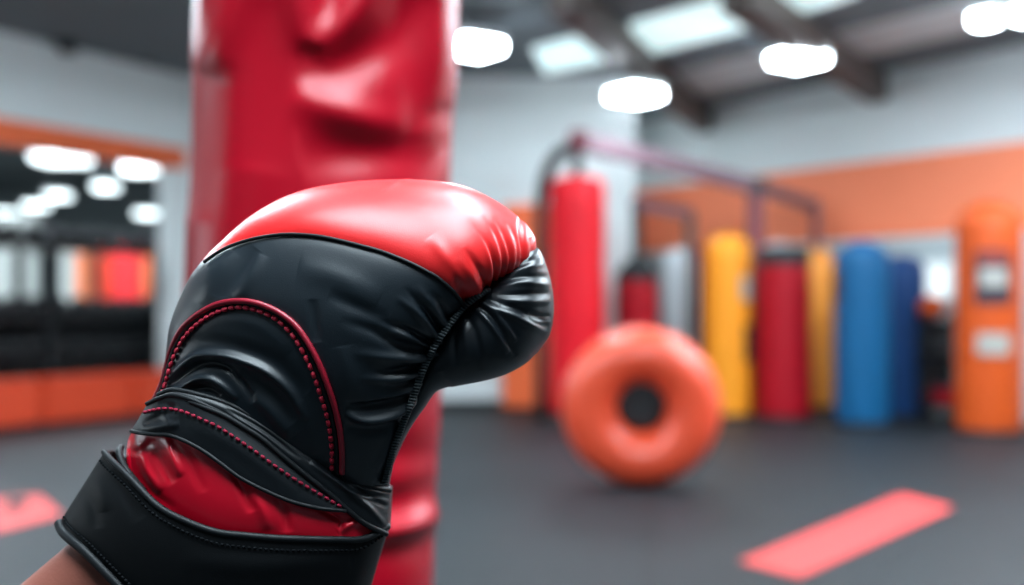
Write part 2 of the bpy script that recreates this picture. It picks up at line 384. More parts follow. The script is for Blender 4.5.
LUMP_W = [([(476, 300), (493, 309), (513, 316), (531, 325), (549, 334)], 5.0, 3.6), ([(476, 294), (496, 301), (520, 309), (549, 326)], -5.0, 4.2),
          ([(470, 306), (482, 315), (493, 328), (502, 343), (508, 353)], 4.2, 3.0), ([(474, 302), (488, 313), (500, 328), (509, 343), (516, 356)], -4.6, 2.8),
          ([(478, 301), (494, 312), (506, 325), (516, 342)], 3.6, 2.6), ([(484, 305), (502, 318), (518, 338)], -2.8, 3.0),
          ([(466, 312), (474, 330), (480, 352), (482, 370)], -3.4, 4.0), ([(462, 318), (466, 338), (467, 360)], 3.2, 4.5), ([(456, 326), (454, 345), (456, 366)], -3.0, 3.5),
          ([(500, 287), (524, 283), (550, 285)], 3.6, 3.0), ([(500, 282), (522, 276), (548, 277)], -3.6, 2.8), ([(500, 280), (520, 270), (544, 264)], 3.4, 2.8),
          ([(504, 276), (522, 264), (542, 256)], -3.0, 2.6), ([(492, 295), (520, 294), (551, 293)], -4.0, 3.2), ([(500, 302), (522, 302), (551, 301)], 3.8, 3.4),
          ([(530, 318), (540, 322), (551, 322)], 2.6, 2.0), ([(530, 313), (540, 316), (551, 316)], -2.6, 2.0), ([(440, 372), (444, 382), (452, 388)], -2.5, 4.0),
          ([(492, 352), (515, 362), (532, 356)], 2.0, 6.0)]
PUb, PVb = proj(GB[..., 0], GB[..., 1], GB[..., 2])
nB = grid_normals(GB)
if nB[NSL//2, NFL//2, 2] < 0: nB = -nB
efb = np.clip((GB[..., 2]+4)/22, 0, 1)
Db = .58*wrinkle(PUb, PVb, LUMP_W)*np.where(GB[..., 2] > -4, .3+.7*efb, 0)
GB2 = GB+nB*Db[..., None]
GB2[-1] = GB2[-1].mean(0)
fB = grid_faces(NSL, NFL+NBL)
flipB = np.cross(GB2[NSL//2, NFL//2+1]-GB2[NSL//2, NFL//2], GB2[NSL//2+1, NFL//2]-GB2[NSL//2, NFL//2])[2] < 0
thumb = submesh('thumb_panel', GB2, fB, M['glove_black_gloss'], glove, flipB); thumb['label'] = 'creased glossy black curled tip'

# ---- looking up the front surface at a place on the glove
def surf(G, pts, off, smooth=5):
    P = np.asarray(pts, float); V = G.reshape(-1, 3); V = V[V[:, 2] > -2]
    pu, pv = proj(V[:, 0], V[:, 1], V[:, 2]); w = np.empty(len(P))
    for i, p in enumerate(P):
        d2 = (pu-p[0])**2+(pv-p[1])**2; nr = d2 < 5.0; w[i] = V[nr, 2].max() if nr.any() else V[np.argmin(d2), 2]
    if smooth > 1:
        k = np.ones(smooth)/smooth; wp = np.r_[[w[0]]*(smooth//2), w, [w[-1]]*(smooth//2)]; w = np.convolve(wp, k, 'valid')
    w = w+off; u, v = unproj(P[:, 0], P[:, 1], w)
    return np.stack([u, v, w], 1)
def L2W(P): return loc2w(P[:, 0], P[:, 1], P[:, 2])
def seam_tube(name, G, path, r, off, m, parent=glove, step=2.0):
    P = surf(G, resample(cr(path, len(path)*8), step), off, 7)
    v, f = tube(L2W(P), r*K, 10)
    o = link(name, v, f, m, None); o.parent = parent
    o.matrix_parent_inverse = Matrix.Translation(glove.location).inverted() if parent is glove else Matrix.Identity(4)
    return o, P
def stitches(name, P, length, pitch, r, m, parent, skew=0, lift=0.0):
    """a row of separate thread stitches lying along (or across) a path of local points"""
    Q = resample(P, .5); step = int(pitch/.5); L = int(length/.5); parts = []
    for i in range(0, len(Q)-L-1, step):
        seg = Q[i:i+L+1].copy(); n = len(seg)
        t = (seg[-1]-seg[0]); t /= np.linalg.norm(t); s = np.array([-t[1], t[0], 0])
        if skew:
            c = seg.mean(0); a = np.linspace(-1, 1, 9)[:, None]; seg = c+s*a*skew+t*a*length*.35; seg[:, 2] += lift*(1-a[:, 0]**2); n = 9
        else:
            seg = seg[np.linspace(0, n-1, 9).astype(int)]; n = 9
        a = np.linspace(-1, 1, n); rr = r*K*np.sqrt(np.clip(1-.85*a**4, .1, 1))
        seg[:, 2] += r*.25*(1-a**2)
        parts.append(tube(L2W(seg), rr, 7))
    v, f = merge(parts); o = link(name, v, f, m, None); o.parent = parent
    o.matrix_parent_inverse = Matrix.Translation(glove.location).inverted() if parent is glove else Matrix.Identity(4)
    return o

o, _ = seam_tube('seam_piping', GA2, RED_EDGE[1:-1], 1.7, 1.2, M['piping_black'])
o, _ = seam_tube('arc_piping', GA2, ARC[:-1], 2.7, 1.2, M['piping_red'], wrist_panel); o['label'] = 'thin dark red piping'
stP = surf(GA2, resample(cr(ARC_IN[:-1], 160), 1), 1.0, 9)
o = stitches('arc_stitching', stP, 6.8, 8.4, 2.1, M['thread_red'], wrist_panel); o['label'] = 'red stitching'
# a dark seam bed between piping and stitches
mid = [((a[0]*.5+b[0]*.5), (a[1]*.5+b[1]*.5)) for a, b in zip(ARC, ARC_IN)]
o, _ = seam_tube('seam_welt', GA2, mid[:-1], 2.0, -.3, M['piping_black'], wrist_panel)
# overlocked seam between side panel and thumb
SEAM = [(384, 484), (388, 470), (392.5, 453), (399, 434), (406, 416), (411, 404), (414.5, 394), (421, 375), (428, 359), (436, 344), (446, 329), (456, 316), (465, 305.5), (476, 297), (488, 289)]
SP = surf(GA2, cr(SEAM, 200), 0, 1); SP2_ = surf(GB2, cr(SEAM, 200), 0, 1)
wS = np.maximum(SP[:, 2], SP2_[:, 2]*0+SP[:, 2]); wS = np.convolve(np.r_[[wS[0]]*12, wS, [wS[-1]]*12], np.ones(25)/25, 'valid')+1.0
sc_ = cr(SEAM, 200); uS, vS = unproj(sc_[:, 0], sc_[:, 1], wS); SP = np.stack([uS, vS, wS], 1)
v, f = tube(L2W(SP), 3.4*K, 12); overlock = link('overlock_seam', v, f, M['piping_black'], glove)
SP2 = SP.copy(); SP2[:, 2] += 3.6
o = stitches('overlock_stitching', SP2, 2.4, 3.4, 0.9, M['thread_black'], overlock, skew=3.4, lift=.6)

# ---- wrist layers
def wr(x, off, cx=262., half=128.):
    return (78+off)*np.clip(1-np.abs((x-cx)/(half+off))**2.2, 0, 1)**.45
def band(name, top, bot, wt, wb, m, puff=0, bulge=0, nT=300, nA=60, thick=3, dfun=None):
    """strip round the wrist between two traced edges: front face, a matching back, rims closed"""
    A = cr(top, nT); B = cr(bot, nT); wa = wt(A[:, 0]) if callable(wt) else cr(wt, nT)[:, 0]; wbv = wb(B[:, 0]) if callable(wb) else cr(wb, nT)[:, 0]
    a = np.linspace(0, 1, nA)[None, :]
    pu = A[:, 0, None]*(1-a)+B[:, 0, None]*a; pv = A[:, 1, None]*(1-a)+B[:, 1, None]*a
    w = wa[:, None]*(1-a)+wbv[:, None]*a+puff*np.sin(np.pi*a)**.7*np.sin(np.pi*np.linspace(0, 1, nT))[:, None]**.3
    tt = np.linspace(0, 1, nT)[:, None]
    pu = pu+bulge*np.sin(np.pi*a)*np.exp(-(tt/.06)**2)
    if dfun is not None: w = w+dfun(pu, pv)
    u, v = unproj(pu, pv, w)
    Fr = np.stack([u, v, w], -1)
    ub, vb = unproj(pu, pv, 0); Bk = np.stack([pu, pv, -w*.75-2], -1)
    # ring: front left->right, back right->left
    G = np.concatenate([Fr, Bk[::-1]], 0)              # (2nT, nA, 3)
    G = np.concatenate([G, G[:1]], 0)
    nr = np.cross(np.gradient(G, axis=0), np.gradient(G, axis=1)); nr /= np.linalg.norm(nr, axis=-1)[..., None]+1e-9
    if nr[nT//2, nA//2, 2] < 0: nr = -nr
    Gi = G-nr*thick
    full = np.concatenate([G, Gi[:, ::-1]], 1); full = np.concatenate([full, full[:, :1]], 1)
    n, mm = full.shape[:2]
    o = submesh(name, full, grid_faces(n, mm, False), m, glove)
    return o, Fr

LIN_T = [(128, 440), (136, 428), (158, 427), (185, 432), (202, 440), (219, 452), (240, 468), (264, 480), (290, 491), (318, 498), (345, 504), (376, 528)]
LIN_B = [(131, 480), (140, 494), (160, 511), (190, 526), (217, 537), (246, 541), (276, 544), (305, 545), (334, 545), (355, 544), (367, 543), (378, 538)]
LIN_W = [([(132, 434), (140, 452), (146, 470), (160, 492)], 6.0, 5.0), ([(127, 446), (137, 452), (146, 448), (152, 438)], -5.0, 4.0), ([(166, 436), (170, 452), (180, 476)], 5.0, 4.5),
         ([(150, 440), (160, 458), (172, 484)], -5.0, 5.5), ([(176, 440), (190, 462), (204, 492)], -2.0, 6.0), ([(232, 470), (244, 490), (252, 512)], -3.5, 5.0),
         ([(240, 476), (256, 488), (276, 496)], 3.0, 4.0), ([(250, 490), (262, 508), (268, 530)], 2.5, 6.0), ([(276, 494), (284, 512), (288, 532)], -3.0, 5.0),
         ([(318, 506), (334, 516), (352, 520)], -2.5, 4.0), ([(338, 533), (352, 524), (366, 520)], 3.5, 3.5), ([(330, 512), (340, 522), (340, 536)], -3.0, 3.0), ([(138, 474), (152, 492), (176, 510)], -2.0, 4.0)]
lining, LinF = band('lining', LIN_T, LIN_B, lambda x: wr(x, 3), lambda x: wr(x, 5), M['lining'], puff=8, bulge=-3, dfun=lambda a, b: wrinkle(a, b, LIN_W)); lining['label'] = 'crumpled red satin lining'
FL_T = [(147, 404), (160, 398), (173, 395), (190, 399), (207, 406), (226, 414), (246, 426), (263, 437), (284, 455), (305, 472), (330, 492), (349, 510)]
FL_B = [(131, 431), (141, 433), (156, 434.5), (170, 435.5), (185, 441), (202, 450), (219, 462), (240, 477.5), (264, 490), (290, 501), (318, 508), (346, 511)]
FL_Wd = [([(143, 425), (160, 416), (178, 404)], -2.5, 4.0), ([(140, 430), (158, 427), (180, 424)], 3.0, 4.0), ([(150, 408), (160, 412), (170, 424)], 1.5, 3.0), ([(158, 402), (168, 404), (178, 412)], -2, 3.0),
         ([(190, 420), (240, 448), (300, 492)], 2.0, 9.0)]
flap, FlF = band('strap_flap', FL_T, FL_B, lambda x: wr(x, 9), lambda x: wr(x, 14), M['strap_black'], puff=3, dfun=lambda a, b: wrinkle(a, b, FL_Wd)); flap['label'] = 'black leather wrist flap with red stitching'
SB_T = [(158, 395), (173, 390), (200, 395), (226, 403), (250, 415), (275, 430), (299, 447), (320, 462), (340, 474), (360, 483), (375, 488), (390, 490)]
SB_B = [(160, 400), (176, 397), (207, 408), (226, 416), (246, 428), (263, 439), (284, 457), (305, 474), (330, 494), (349, 511), (366, 524), (387, 534)]
strap, SbF = band('wrist_strap', SB_T, SB_B, lambda x: wr(x, 6, 266, 126), lambda x: wr(x, 10, 266, 124), M['strap_black'], puff=4,
                  dfun=lambda a, b: wrinkle(a, b, [([(310, 462), (340, 484), (368, 506), (386, 526)], 4, 3.0), ([(318, 462), (350, 484), (372, 498), (388, 508)], -3.5, 3.0), ([(336, 478), (360, 488), (389, 494)], 3.0, 2.5), ([(345, 489), (366, 497), (389, 502)], 2.5, 2.2),
                                            ([(226, 409), (263, 430), (300, 459)], -2.5, 2.4)]))
CU_T = [(104, 452), (110, 459), (129, 477), (158, 506), (188, 522), (217, 532), (246, 535.5), (276, 538), (305, 539), (334, 539.5), (364, 538.5), (388, 526)]
CU_B = [(59, 523), (64, 533), (85, 551), (110, 576), (140, 606), (180, 632), (220, 646), (250, 650), (280, 650), (310, 645), (340, 635), (366, 600)]
CU_W = [([(92, 474), (100, 490), (104, 512)], 3.0, 7.0), ([(80, 492), (92, 504), (98, 528)], -2.5, 6.0), ([(112, 470), (124, 492), (140, 520)], -2.0, 7.0), ([(180, 560), (260, 566), (350, 560)], 2.0, 12.0)]
cuff, CuF = band('cuff', CU_T, CU_B, lambda x: wr(x, 16, 248, 132), lambda x: wr(x, 0, 214, 157), M['cuff_black'], puff=6, dfun=lambda a, b: wrinkle(a, b, CU_W)); cuff['label'] = 'wide black leather cuff'  # lower edge drawn in so the face turns down and darkens
def edge_tube(name, P, r, m, parent, lift=0.0, a=0, b=None):
    P = np.asarray(P, float)[a:b].copy(); P[:, 2] += lift; P = resample(P, 2.0)
    v, f = tube(L2W(P), r*K, 10); o = link(name, v, f, m, None); o.parent = parent
    o.matrix_parent_inverse = Matrix.Translation(glove.location).inverted() if parent is glove else Matrix.Identity(4)
    return o
edge_tube('cuff_rim', CuF[:, 0], 3.2, M['piping_black'], cuff)
edge_tube('cuff_hem', CuF[:, -1], 5.0, M['piping_black'], cuff)
edge_tube('flap_edge', FlF[:, -1], 2.0, M['piping_black'], flap)
edge_tube('flap_rim', FlF[:, 0], 2.4, M['piping_black'], flap)
edge_tube('strap_rim', SbF[:, 0], 2.6, M['piping_black'], strap)
edge_tube('strap_edge', SbF[:, -1], 2.6, M['piping_black'], strap, 1.0, 40)
# inner loop of the rolled cuff at its left end
Pi = cr([(121, 447), (119, 453), (123, 464), (131, 476), (144, 491)], 60); wI = np.linspace(6, 52, 60); uI, vI = unproj(Pi[:, 0], Pi[:, 1], wI)
o = edge_tube('cuff_fold', np.stack([uI, vI, wI], 1), 3.4, M['piping_black'], cuff)
# stitches on the flap and the cuff
i0 = 14; fs = FlF[:, 20].copy(); fs[:, 2] += 1.4
o = stitches('flap_stitching', fs[6:-4], 5.0, 7.0, 1.6, M['thread_maroon'], flap); o['label'] = 'red stitching'
cs = CuF[:, 6].copy(); cs[:, 2] += .8
stitches('cuff_stitching', cs[4:], 3.0, 5.4, 1.2, M['thread_dark'], cuff)
hs = CuF[:, -7].copy(); hs[:, 2] += .8
stitches('hem_stitching', hs[2:], 3.2, 4.6, 1.3, M['thread_dark'], cuff)

# ---- forearm
ax = np.array([(250, 462, -4), (210, 500, -4), (170, 538, -4), (114, 594, -6), (40, 668, -10), (-60, 768, -16), (-150, 862, -24), (-200, 915, -28)], float)
ra = np.array([52, 56, 60, 67, 76, 88, 80, 8.])
A_ = cr(ax, 160); R_ = cr(ra, 160)[:, 0]
Tt = np.gradient(A_, axis=0); Tt /= np.linalg.norm(Tt, axis=1)[:, None]
n_ = np.stack([-Tt[:, 1], Tt[:, 0], np.zeros(160)], 1); n_ /= np.linalg.norm(n_, axis=1)[:, None]
b_ = np.cross(Tt, n_)
th = np.linspace(0, 2*np.pi, 96, endpoint=False)
tend = 1+.04*np.sin(th*3)[None, :]*np.ones((160, 1))
arm = A_[:, None, :]+R_[:, None, None]*tend[..., None]*(np.cos(th)[None, :, None]*n_[:, None, :]+.82*np.sin(th)[None, :, None]*b_[:, None, :])
WV = loc2w(arm[..., 0], arm[..., 1], arm[..., 2]).reshape(-1, 3)
fc = [tuple(q) for q in grid_faces(160, 96)]+[tuple(range(96))[::-1], tuple(159*96+j for j in range(96))]
person = link('person', WV, fc, M['skin'])
tag(person, 'bare forearm of a person, disappearing into the cuff of the black and red glove', 'person')

# ================================================================== HANGING RED BAG
YB = 1.45
bx = lambda px: (px-512)/F*YB
zz = lambda py: H+(HZ-py)/F*YB
bagc_top = Vector((bx(328), YB, zz(0))); lean = (bx(328)-bx(303))/(zz(0)-zz(585))
def bag_axis(z): return bx(328)+(z-zz(0))*lean, YB
BR = 128.5/F*YB
bag = thing('heavy_bag', (bag_axis(.25)[0], YB, .25), 'big crumpled red vinyl heavy bag hanging right behind the raised glove', 'punching bag')
nz, na = 420, 360
zs = np.linspace(.25, 2.05, nz); th = np.linspace(0, 2*np.pi, na, endpoint=False)
prof = np.interp(zs, [.25, .27, .30, .36, 1.95, 2.01, 2.04, 2.05], [.6, .85, .95, 1, 1, .95, .85, .7])*BR
Zg, Tg = np.meshgrid(zs, th, indexing='ij')
# place of each surface point in the photograph's frame (front side) to lay the folds
axx = np.array([bag_axis(z)[0] for z in zs])[:, None]
X0 = axx+prof[:, None]*np.cos(Tg); Yg = YB+prof[:, None]*np.sin(Tg)
bu = 512+X0/Yg*F; bv = HZ-(Zg-H)/Yg*F
BAGW = [([(298, -50), (302, 10), (310, 50)], 9, 15), ([(385, -50), (350, 15), (312, 52)], 9, 15), ([(338, -60), (330, 0), (316, 40)], -7, 14), ([(290, 62), (330, 66), (390, 40), (420, -10)], -9, 20),
        ([(255, -40), (232, 20), (208, 75)], 8, 15), ([(290, 92), (330, 108), (370, 124), (410, 130)], 8, 15), ([(300, 160), (345, 150), (400, 150), (440, 165)], -9, 20),
        ([(432, -50), (436, 40), (440, 110)], 8, 14), ([(414, -40), (416, 40), (420, 130)], -6, 16), ([(222, 60), (205, 130), (196, 220)], -5, 15), ([(265, 0), (268, 80), (256, 170)], -5, 24),
        ([(320, 500), (390, 504), (440, 484)], -8, 13), ([(300, 532), (370, 532), (410, 526), (442, 508)], 11, 9), ([(300, 552), (380, 550), (440, 538)], -5, 12), ([(350, 440), (400, 455), (440, 450)], -5, 15)]
Db = np.where(np.sin(Tg) < .25, wrinkle(bu, bv, [(p, a*1.0, w*1.25) for p, a, w in BAGW]), 0)*np.clip((.25-np.sin(Tg))/.3, 0, 1)
und = 1.5*np.sin(3*Tg+2*Zg)+.8*np.sin(4*Tg-3*Zg)
Rg = prof[:, None]+(Db*1.0+und)*(YB/F)*np.clip(prof[:, None]/BR*2-1, 0, 1)
X = axx+Rg*np.cos(Tg); Yq = YB+Rg*np.sin(Tg)
V = np.stack([X, Yq, Zg], -1).reshape(-1, 3)
fc = [tuple(q) for q in grid_faces(nz, na)]+[tuple(range(na))[::-1], tuple((nz-1)*na+j for j in range(na))]
link('bag_body', V, fc, M['bag_red'], bag)
tx, ty = bag_axis(2.05); sx, sy = bag_axis(2.5)
for k in range(4):
    a = math.pi/4+k*math.pi/2
    p0 = Vector((tx+BR*.8*math.cos(a), ty+BR*.8*math.sin(a), 2.0)); p1 = Vector((sx, sy, 2.5))
    link_bm('strap', beam_bm(p0, p1, .035, .004, up=Vector((math.cos(a), math.sin(a), 0))), M['blackr'], bag)
ch = []
zc = 2.5
i = 0
while zc < 3.14:
    t = np.linspace(0, 2*np.pi, 17)[:-1]; c_ = np.cos(t)*.012; s_ = np.sin(t)*.024
    P = np.stack([sx+(c_ if i % 2 else 0*c_), sy+(0*c_ if i % 2 else c_), zc+.02+s_], 1); P = np.vstack([P, P[:1]])
    ch.append(tube(P, .004, 6)); zc += .036; i += 1
v, f = merge(ch); link('chain', v, f, M['steel'], bag)
v, f = lathe([(.05, 3.12), (.05, 3.15), (.08, 3.155), (.08, 3.2)], sx, sy, 24); link('ceiling_mount', v, f, M['blackm'], bag)

# ================================================================== ROOM
A = Vector((-4.12, 9.16)); B = Vector((-3.135, 10.93)); d = (B-A).normalized()
ZC = 3.2
LB = A-d*14.0                       # left wall runs on towards the viewer's side
C1 = Vector((1.19, 10.95)); C2 = Vector((1.49, 13.66))
e = Vector((.58, -.815)).normalized(); RW = C2+e*21.5
YF = -3.2
def at_y(p, dirv, y): return p+dirv*((y-p.y)/dirv.y)
LF = at_y(A, d, YF); RF = at_y(C2, e, YF)
bm = bmesh.new()
for poly in ([LF+Vector((-9, -.3)), RF+Vector((.5, -.3)), Vector((RF.x+.5, 22.5)), Vector((LF.x-9, 22.5))],): prism(poly, -.1, 0, bm)
struct(link_bm('floor', bm, M['floor']))
nq = Vector((-d.y, d.x))*.2
struct(link_bm('floor_far', prism([LF+nq, B+nq, Vector((-2.8, 11.2)), Vector((-2.8, 21)), Vector((-17, 21)), Vector((-17, -3))], 0, .006), M['floor_pale']))  # unseen pale slab added to bounce light onto the ceiling
bm = bmesh.new(); prism([LF+Vector((-9, -.3)), RF+Vector((.5, -.3)), Vector((RF.x+.5, 22.5)), Vector((LF.x-9, 22.5))], ZC, ZC+.1, bm)
struct(link_bm('ceiling', bm, M['ceil']))
# left wall: white above an orange band over a long opening, orange padded plinth below
bm = bmesh.new(); wallseg(LF, B, .18, 2.5, ZC, bm); wallseg(LF, A-d*5, .18, 0, 2.3, bm); wallseg(B-d*.18, B, .18, .0, 2.3, bm); struct(link_bm('wall_left', bm, M['wall']))
struct(link_bm('trim_1', wallseg(LF, B, .2, 2.3, 2.5), M['wall_orange']))
struct(link_bm('wall_back', wallseg(B, C1, .2, 0, ZC), M['wall']))
bm = bmesh.new(); wallseg(C1+Vector((0, .2)), C2, .15, 0, ZC, bm); struct(link_bm('wall_return', bm, M['wall']))
bm = bmesh.new(); wallseg(C2, RF, .18, 0, ZC, bm); struct(link_bm('wall_right', bm, M['wall']))
struct(link_bm('trim_2', wallseg(C2, RF, -.03, 1.64, 2.376), M['wall_coral']))
struct(link_bm('wall_front', wallseg(RF, LF, .2, 0, ZC), M['wall_dark']))  # unseen wall, made dark to cut reflections on bag and glove
struct(link_bm('baseboard_back', wallseg(B+Vector((.05, 0)), C1, -.03, 0, .09), M['blackr']))
# the room beyond the opening
nrm = Vector((-d.y, d.x))
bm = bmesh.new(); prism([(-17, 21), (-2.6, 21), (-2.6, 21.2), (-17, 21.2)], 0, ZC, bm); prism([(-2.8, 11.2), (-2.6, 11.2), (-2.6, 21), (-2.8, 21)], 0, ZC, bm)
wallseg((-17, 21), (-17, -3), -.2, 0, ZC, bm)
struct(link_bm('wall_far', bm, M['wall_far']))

# added glowing panel below the orange band, standing for a pale patch
def along(t): return C2+e*t
def rw_t(px):                       # where the sight line through column px meets the right wall
    k = (px-512)/F; return (C2.x-k*C2.y)/(k*e.y-e.x)
rn = Vector((e.y, -e.x)); rn = rn if rn.dot(Vector((-1, -1))) > 0 else -rn
struct(link_bm('trim_4', wallseg(C2+e*.05, C2+e*9, -.02, 0, 1.60), M['wall_grey']))
for i, (p0, p1, z0, z1) in enumerate(((923, 957, 1.06, 1.36),)):
    a = along(rw_t(p0)); b = along(rw_t(p1)); q = rn*.045
    fr = thing('window_%d' % (i+1), (a.x, a.y, z0), 'frosted strip window', 'window'); fr['kind'] = 'structure'; del fr['category']; del fr['label']
    bm = wallseg(a+q*.5, b+q*.5, -.03, z0, z1); link_bm('window_pane', bm, M['pane'], fr)
    bm = bmesh.new()
    wallseg(a+q, b+q, -.05, z0-.03, z0, bm); wallseg(a+q, b+q, -.05, z1, z1+.03, bm)
    u = (b-a).normalized(); wallseg(a+q-u*.03, a+q, -.05, z0, z1, bm); wallseg(b+q, b+q+u*.03, -.05, z0, z1, bm)
    link_bm('window_frame', bm, M['white'], fr)
# added unseen windows behind the viewer and at the left, for soft fill light
def added_window(n, a, b, z0, z1, nr, strength_mat):
    fr = bpy.data.objects.new('window_%d' % n, None); COL.objects.link(fr); fr.location = (a.x, a.y, z0); fr['kind'] = 'structure'
    t = -.03 if wall_side(a, b, nr) else .03
    link_bm('window_pane', wallseg(a+nr*.02, b+nr*.02, t, z0, z1), strength_mat, fr)
    bm = bmesh.new(); u = (b-a).normalized(); t2 = t*2
    wallseg(a+nr*.02, b+nr*.02, t2, z0-.05, z0, bm); wallseg(a+nr*.02, b+nr*.02, t2, z1, z1+.05, bm)
    for s in np.linspace(0, (b-a).length, 4): wallseg(a+u*(s-.025)+nr*.02, a+u*(s+.025)+nr*.02, t2, z0, z1, bm)
    link_bm('window_frame', bm, M['white'], fr)
def wall_side(a, b, nr):
    dd = (b-a).normalized(); return Vector((-dd.y, dd.x)).dot(nr) < 0
M['daylight'] = mat('daylit glazing', (230, 240, 242), .3, emit=((222, 240, 250), 14.0))
M['daylight_side'] = mat('side window glazing', (230, 240, 242), .3, emit=((226, 240, 248), 3.0))
added_window(3, Vector((-6.0, YF)), Vector((-4.0, YF)), 1.6, 2.7, Vector((0, 1)), M['pane'])
added_window(4, Vector((5.5, YF)), Vector((7.5, YF)), 1.6, 2.7, Vector((0, 1)), M['pane'])
pL = at_y(A, d, 1.0); pL2 = at_y(A, d, 4.0)
added_window(5, pL, pL2, 1.0, 2.25, -nrm, M['daylight_side'])

# ---- skylights, ducts and roof steel
def quad_slab(pts, z, t, name, m):
    return link_bm(name, prism([onz(px, py, z).xy for px, py in pts], z, z+t), m)
sky = [((532, 50), (621, 26), (626, 58), (545, 74)), ((630, 25), (742, -6), (752, 28), (640, 57)), ((755, -12), (850, -45), (860, -5), (768, 24))]
for i, q in enumerate(sky):
    struct(quad_slab(q, ZC-.02, .03, 'window_%d' % (6+i), M['sky']))
# added unseen skylights over and behind the viewer, to light glove and hall
k = 9
for (x0, y0) in ((-1.9, 3.4), (.85, 1.75), (3.9, 4.0), (-.5, -.1), (.75, .15)):
    c = Vector((x0, y0)); w_ = Vector((.815, .58)); l_ = Vector((-.58, .815))
    p = [c-l_*.9-w_*.45, c+l_*.9-w_*.45, c+l_*.9+w_*.45, c-l_*.9+w_*.45]
    struct(link_bm('window_%d' % k, prism(p, ZC-.02, ZC+.01), M['daylight'])); k += 1
struct(quad_slab(((640, 82), (1060, -20), (1060, 10), (655, 106)), ZC-.015, .02, 'trim_3', M['grey']))
def steel(name, a, b, w, h, lab, bracket=None):
    t = thing(name, a, lab, 'roof beam', 'roof beams')
    link_bm('girder', beam_bm(a, b, w, h), M['brown'], t)
    if bracket: link_bm('bracket', beam_bm(bracket[0], bracket[1], .12, .12), M['brown'], t)
zb = 3.05
a1, b1 = onz(735, -8, zb), onz(906, 108, zb); a2, b2 = onz(560, -6, zb), onz(712, 128, zb)
steel('roof_beam', a1, b1, .2, .24, 'dark brown roof beam reaching the wall above the blue bags', (b1+Vector((0, 0, .1)), b1-Vector((0, 0, .36))))
steel('roof_beam', a2, b2, .18, .24, 'dark brown roof beam passing behind the ceiling lamp over the far red bag', (b2+Vector((0, 0, .1)), b2-Vector((0, 0, .2))))
# added strip light hidden beside the beam to brighten the dark recess
sd = (Vector(b2)-Vector(a2)).normalized(); sl = Vector((-sd.y, sd.x, 0)).normalized()*.14
p = Vector(a2)+sd*3.3+sl; q = Vector(a2)+sd*4.9+sl
t = thing('strip_lamp', p, 'slim white strip lamp fixed along the side of a roof beam', 'ceiling lamp')
link_bm('housing', beam_bm(p+Vector((0, 0, .055)), q+Vector((0, 0, .055)), .09, .03), M['white'], t)
link_bm('diffuser', beam_bm(p, q, .06, .08), M['light_strip'], t)
# wall lamps / brackets high on the left wall
for (px, py, lab) in ((55, 42, 'small dark wall speaker, farther from the red bag'), (136, 54, 'small dark wall speaker, closer to the red bag')):
    k_ = (px-512)/F; tt = (A.x-k_*A.y)/(k_*d.y-d.x); p = A+d*tt; Yp = p.y; z = H+(HZ-py)/F*Yp
    t = thing('wall_speaker', (p.x, p.y, z), lab+' high on the pale wall', 'speaker', 'wall speakers')
    c = Vector((p.x, p.y, z))-Vector((nrm.x, nrm.y, 0))*.16
    bm = bmesh.new(); bmesh.ops.create_cube(bm, size=1); bmesh.ops.scale(bm, vec=(.13, .13, .22), verts=bm.verts); bmesh.ops.translate(bm, vec=c, verts=bm.verts)
    link_bm('housing', bm, M['blackm'], t, bevel=.015)
    link_bm('bracket', beam_bm(Vector((p.x, p.y, z)), c, .04, .04), M['blackm'], t)

# ---- ceiling lamps: a frame with two diffusers, hung on a short rod
def ceiling_lamp(c, lab, sz=.5, z=2.95, rot=.62, m='light'):
    t = thing('ceiling_lamp', (c.x, c.y, z), lab, 'ceiling lamp', 'ceiling lamps')
    w_ = Vector((math.cos(rot), math.sin(rot))); l_ = Vector((-math.sin(rot), math.cos(rot)))
    def rect(cx, hw, hl): return [cx-w_*hw-l_*hl, cx+w_*hw-l_*hl, cx+w_*hw+l_*hl, cx-w_*hw+l_*hl]
    c2 = Vector((c.x, c.y))
    link_bm('housing', prism(rect(c2, sz*.58, sz*.56), z+.015, z+.07), M['white'], t)
    for s in (-1, 1): link_bm('diffuser', prism(rect(c2+w_*s*sz*.27, sz*.25, sz*.5), z-.05, z+.014), M[m], t)
    for s in (-1, 1):
        p = c2+w_*s*sz*.4; link_bm('rod', beam_bm((p.x, p.y, z+.07), (p.x, p.y, ZC), .015, .015), M['steel'], t)
vis = [((474, 45), 'square ceiling lamp just right of the red heavy bag'), ((635, 93), 'square ceiling lamp above the crossbar of the bag frame'),
       ((798, 57), 'square ceiling lamp beside the brown roof beam'), ((985, 17), 'ceiling lamp in the upper right corner, half of a pair'), ((1026, 12), 'ceiling lamp cut by the right edge of the picture')]
for (px, py), lab in vis:
    zl = 2.75 if px == 635 else 2.95
    ceiling_lamp(onz(px, py, zl), lab, sz=.13 if px > 950 else .31, z=zl)
nb = [((62, 158), 'biggest and highest lamp seen under the orange band, left of the heavy bag'), ((140, 168), 'bright lamp under the orange band, beside the heavy bag'), ((106, 186), 'lamp touching the bright one beside the heavy bag under the orange band'),
      ((58, 195), 'right one of two touching lamps over the dark dumbbell rack'), ((36, 205), 'left one of two touching lamps over the dark dumbbell rack'), ((147, 213), 'low single lamp over the red panel behind the rack'),
      ((6, 213), 'low lamp at the left edge of the picture'), ((178, 212), 'small low lamp half hidden by the heavy bag')]
for (px, py), lab in nb:
    z = 2.8 if py < 160 else 2.6; c = onz(px, py, z); ceiling_lamp(c, lab, sz=(.60 if py < 160 else .40 if py < 175 else .26)*c.y/16, z=z, rot=0, m='light_soft')
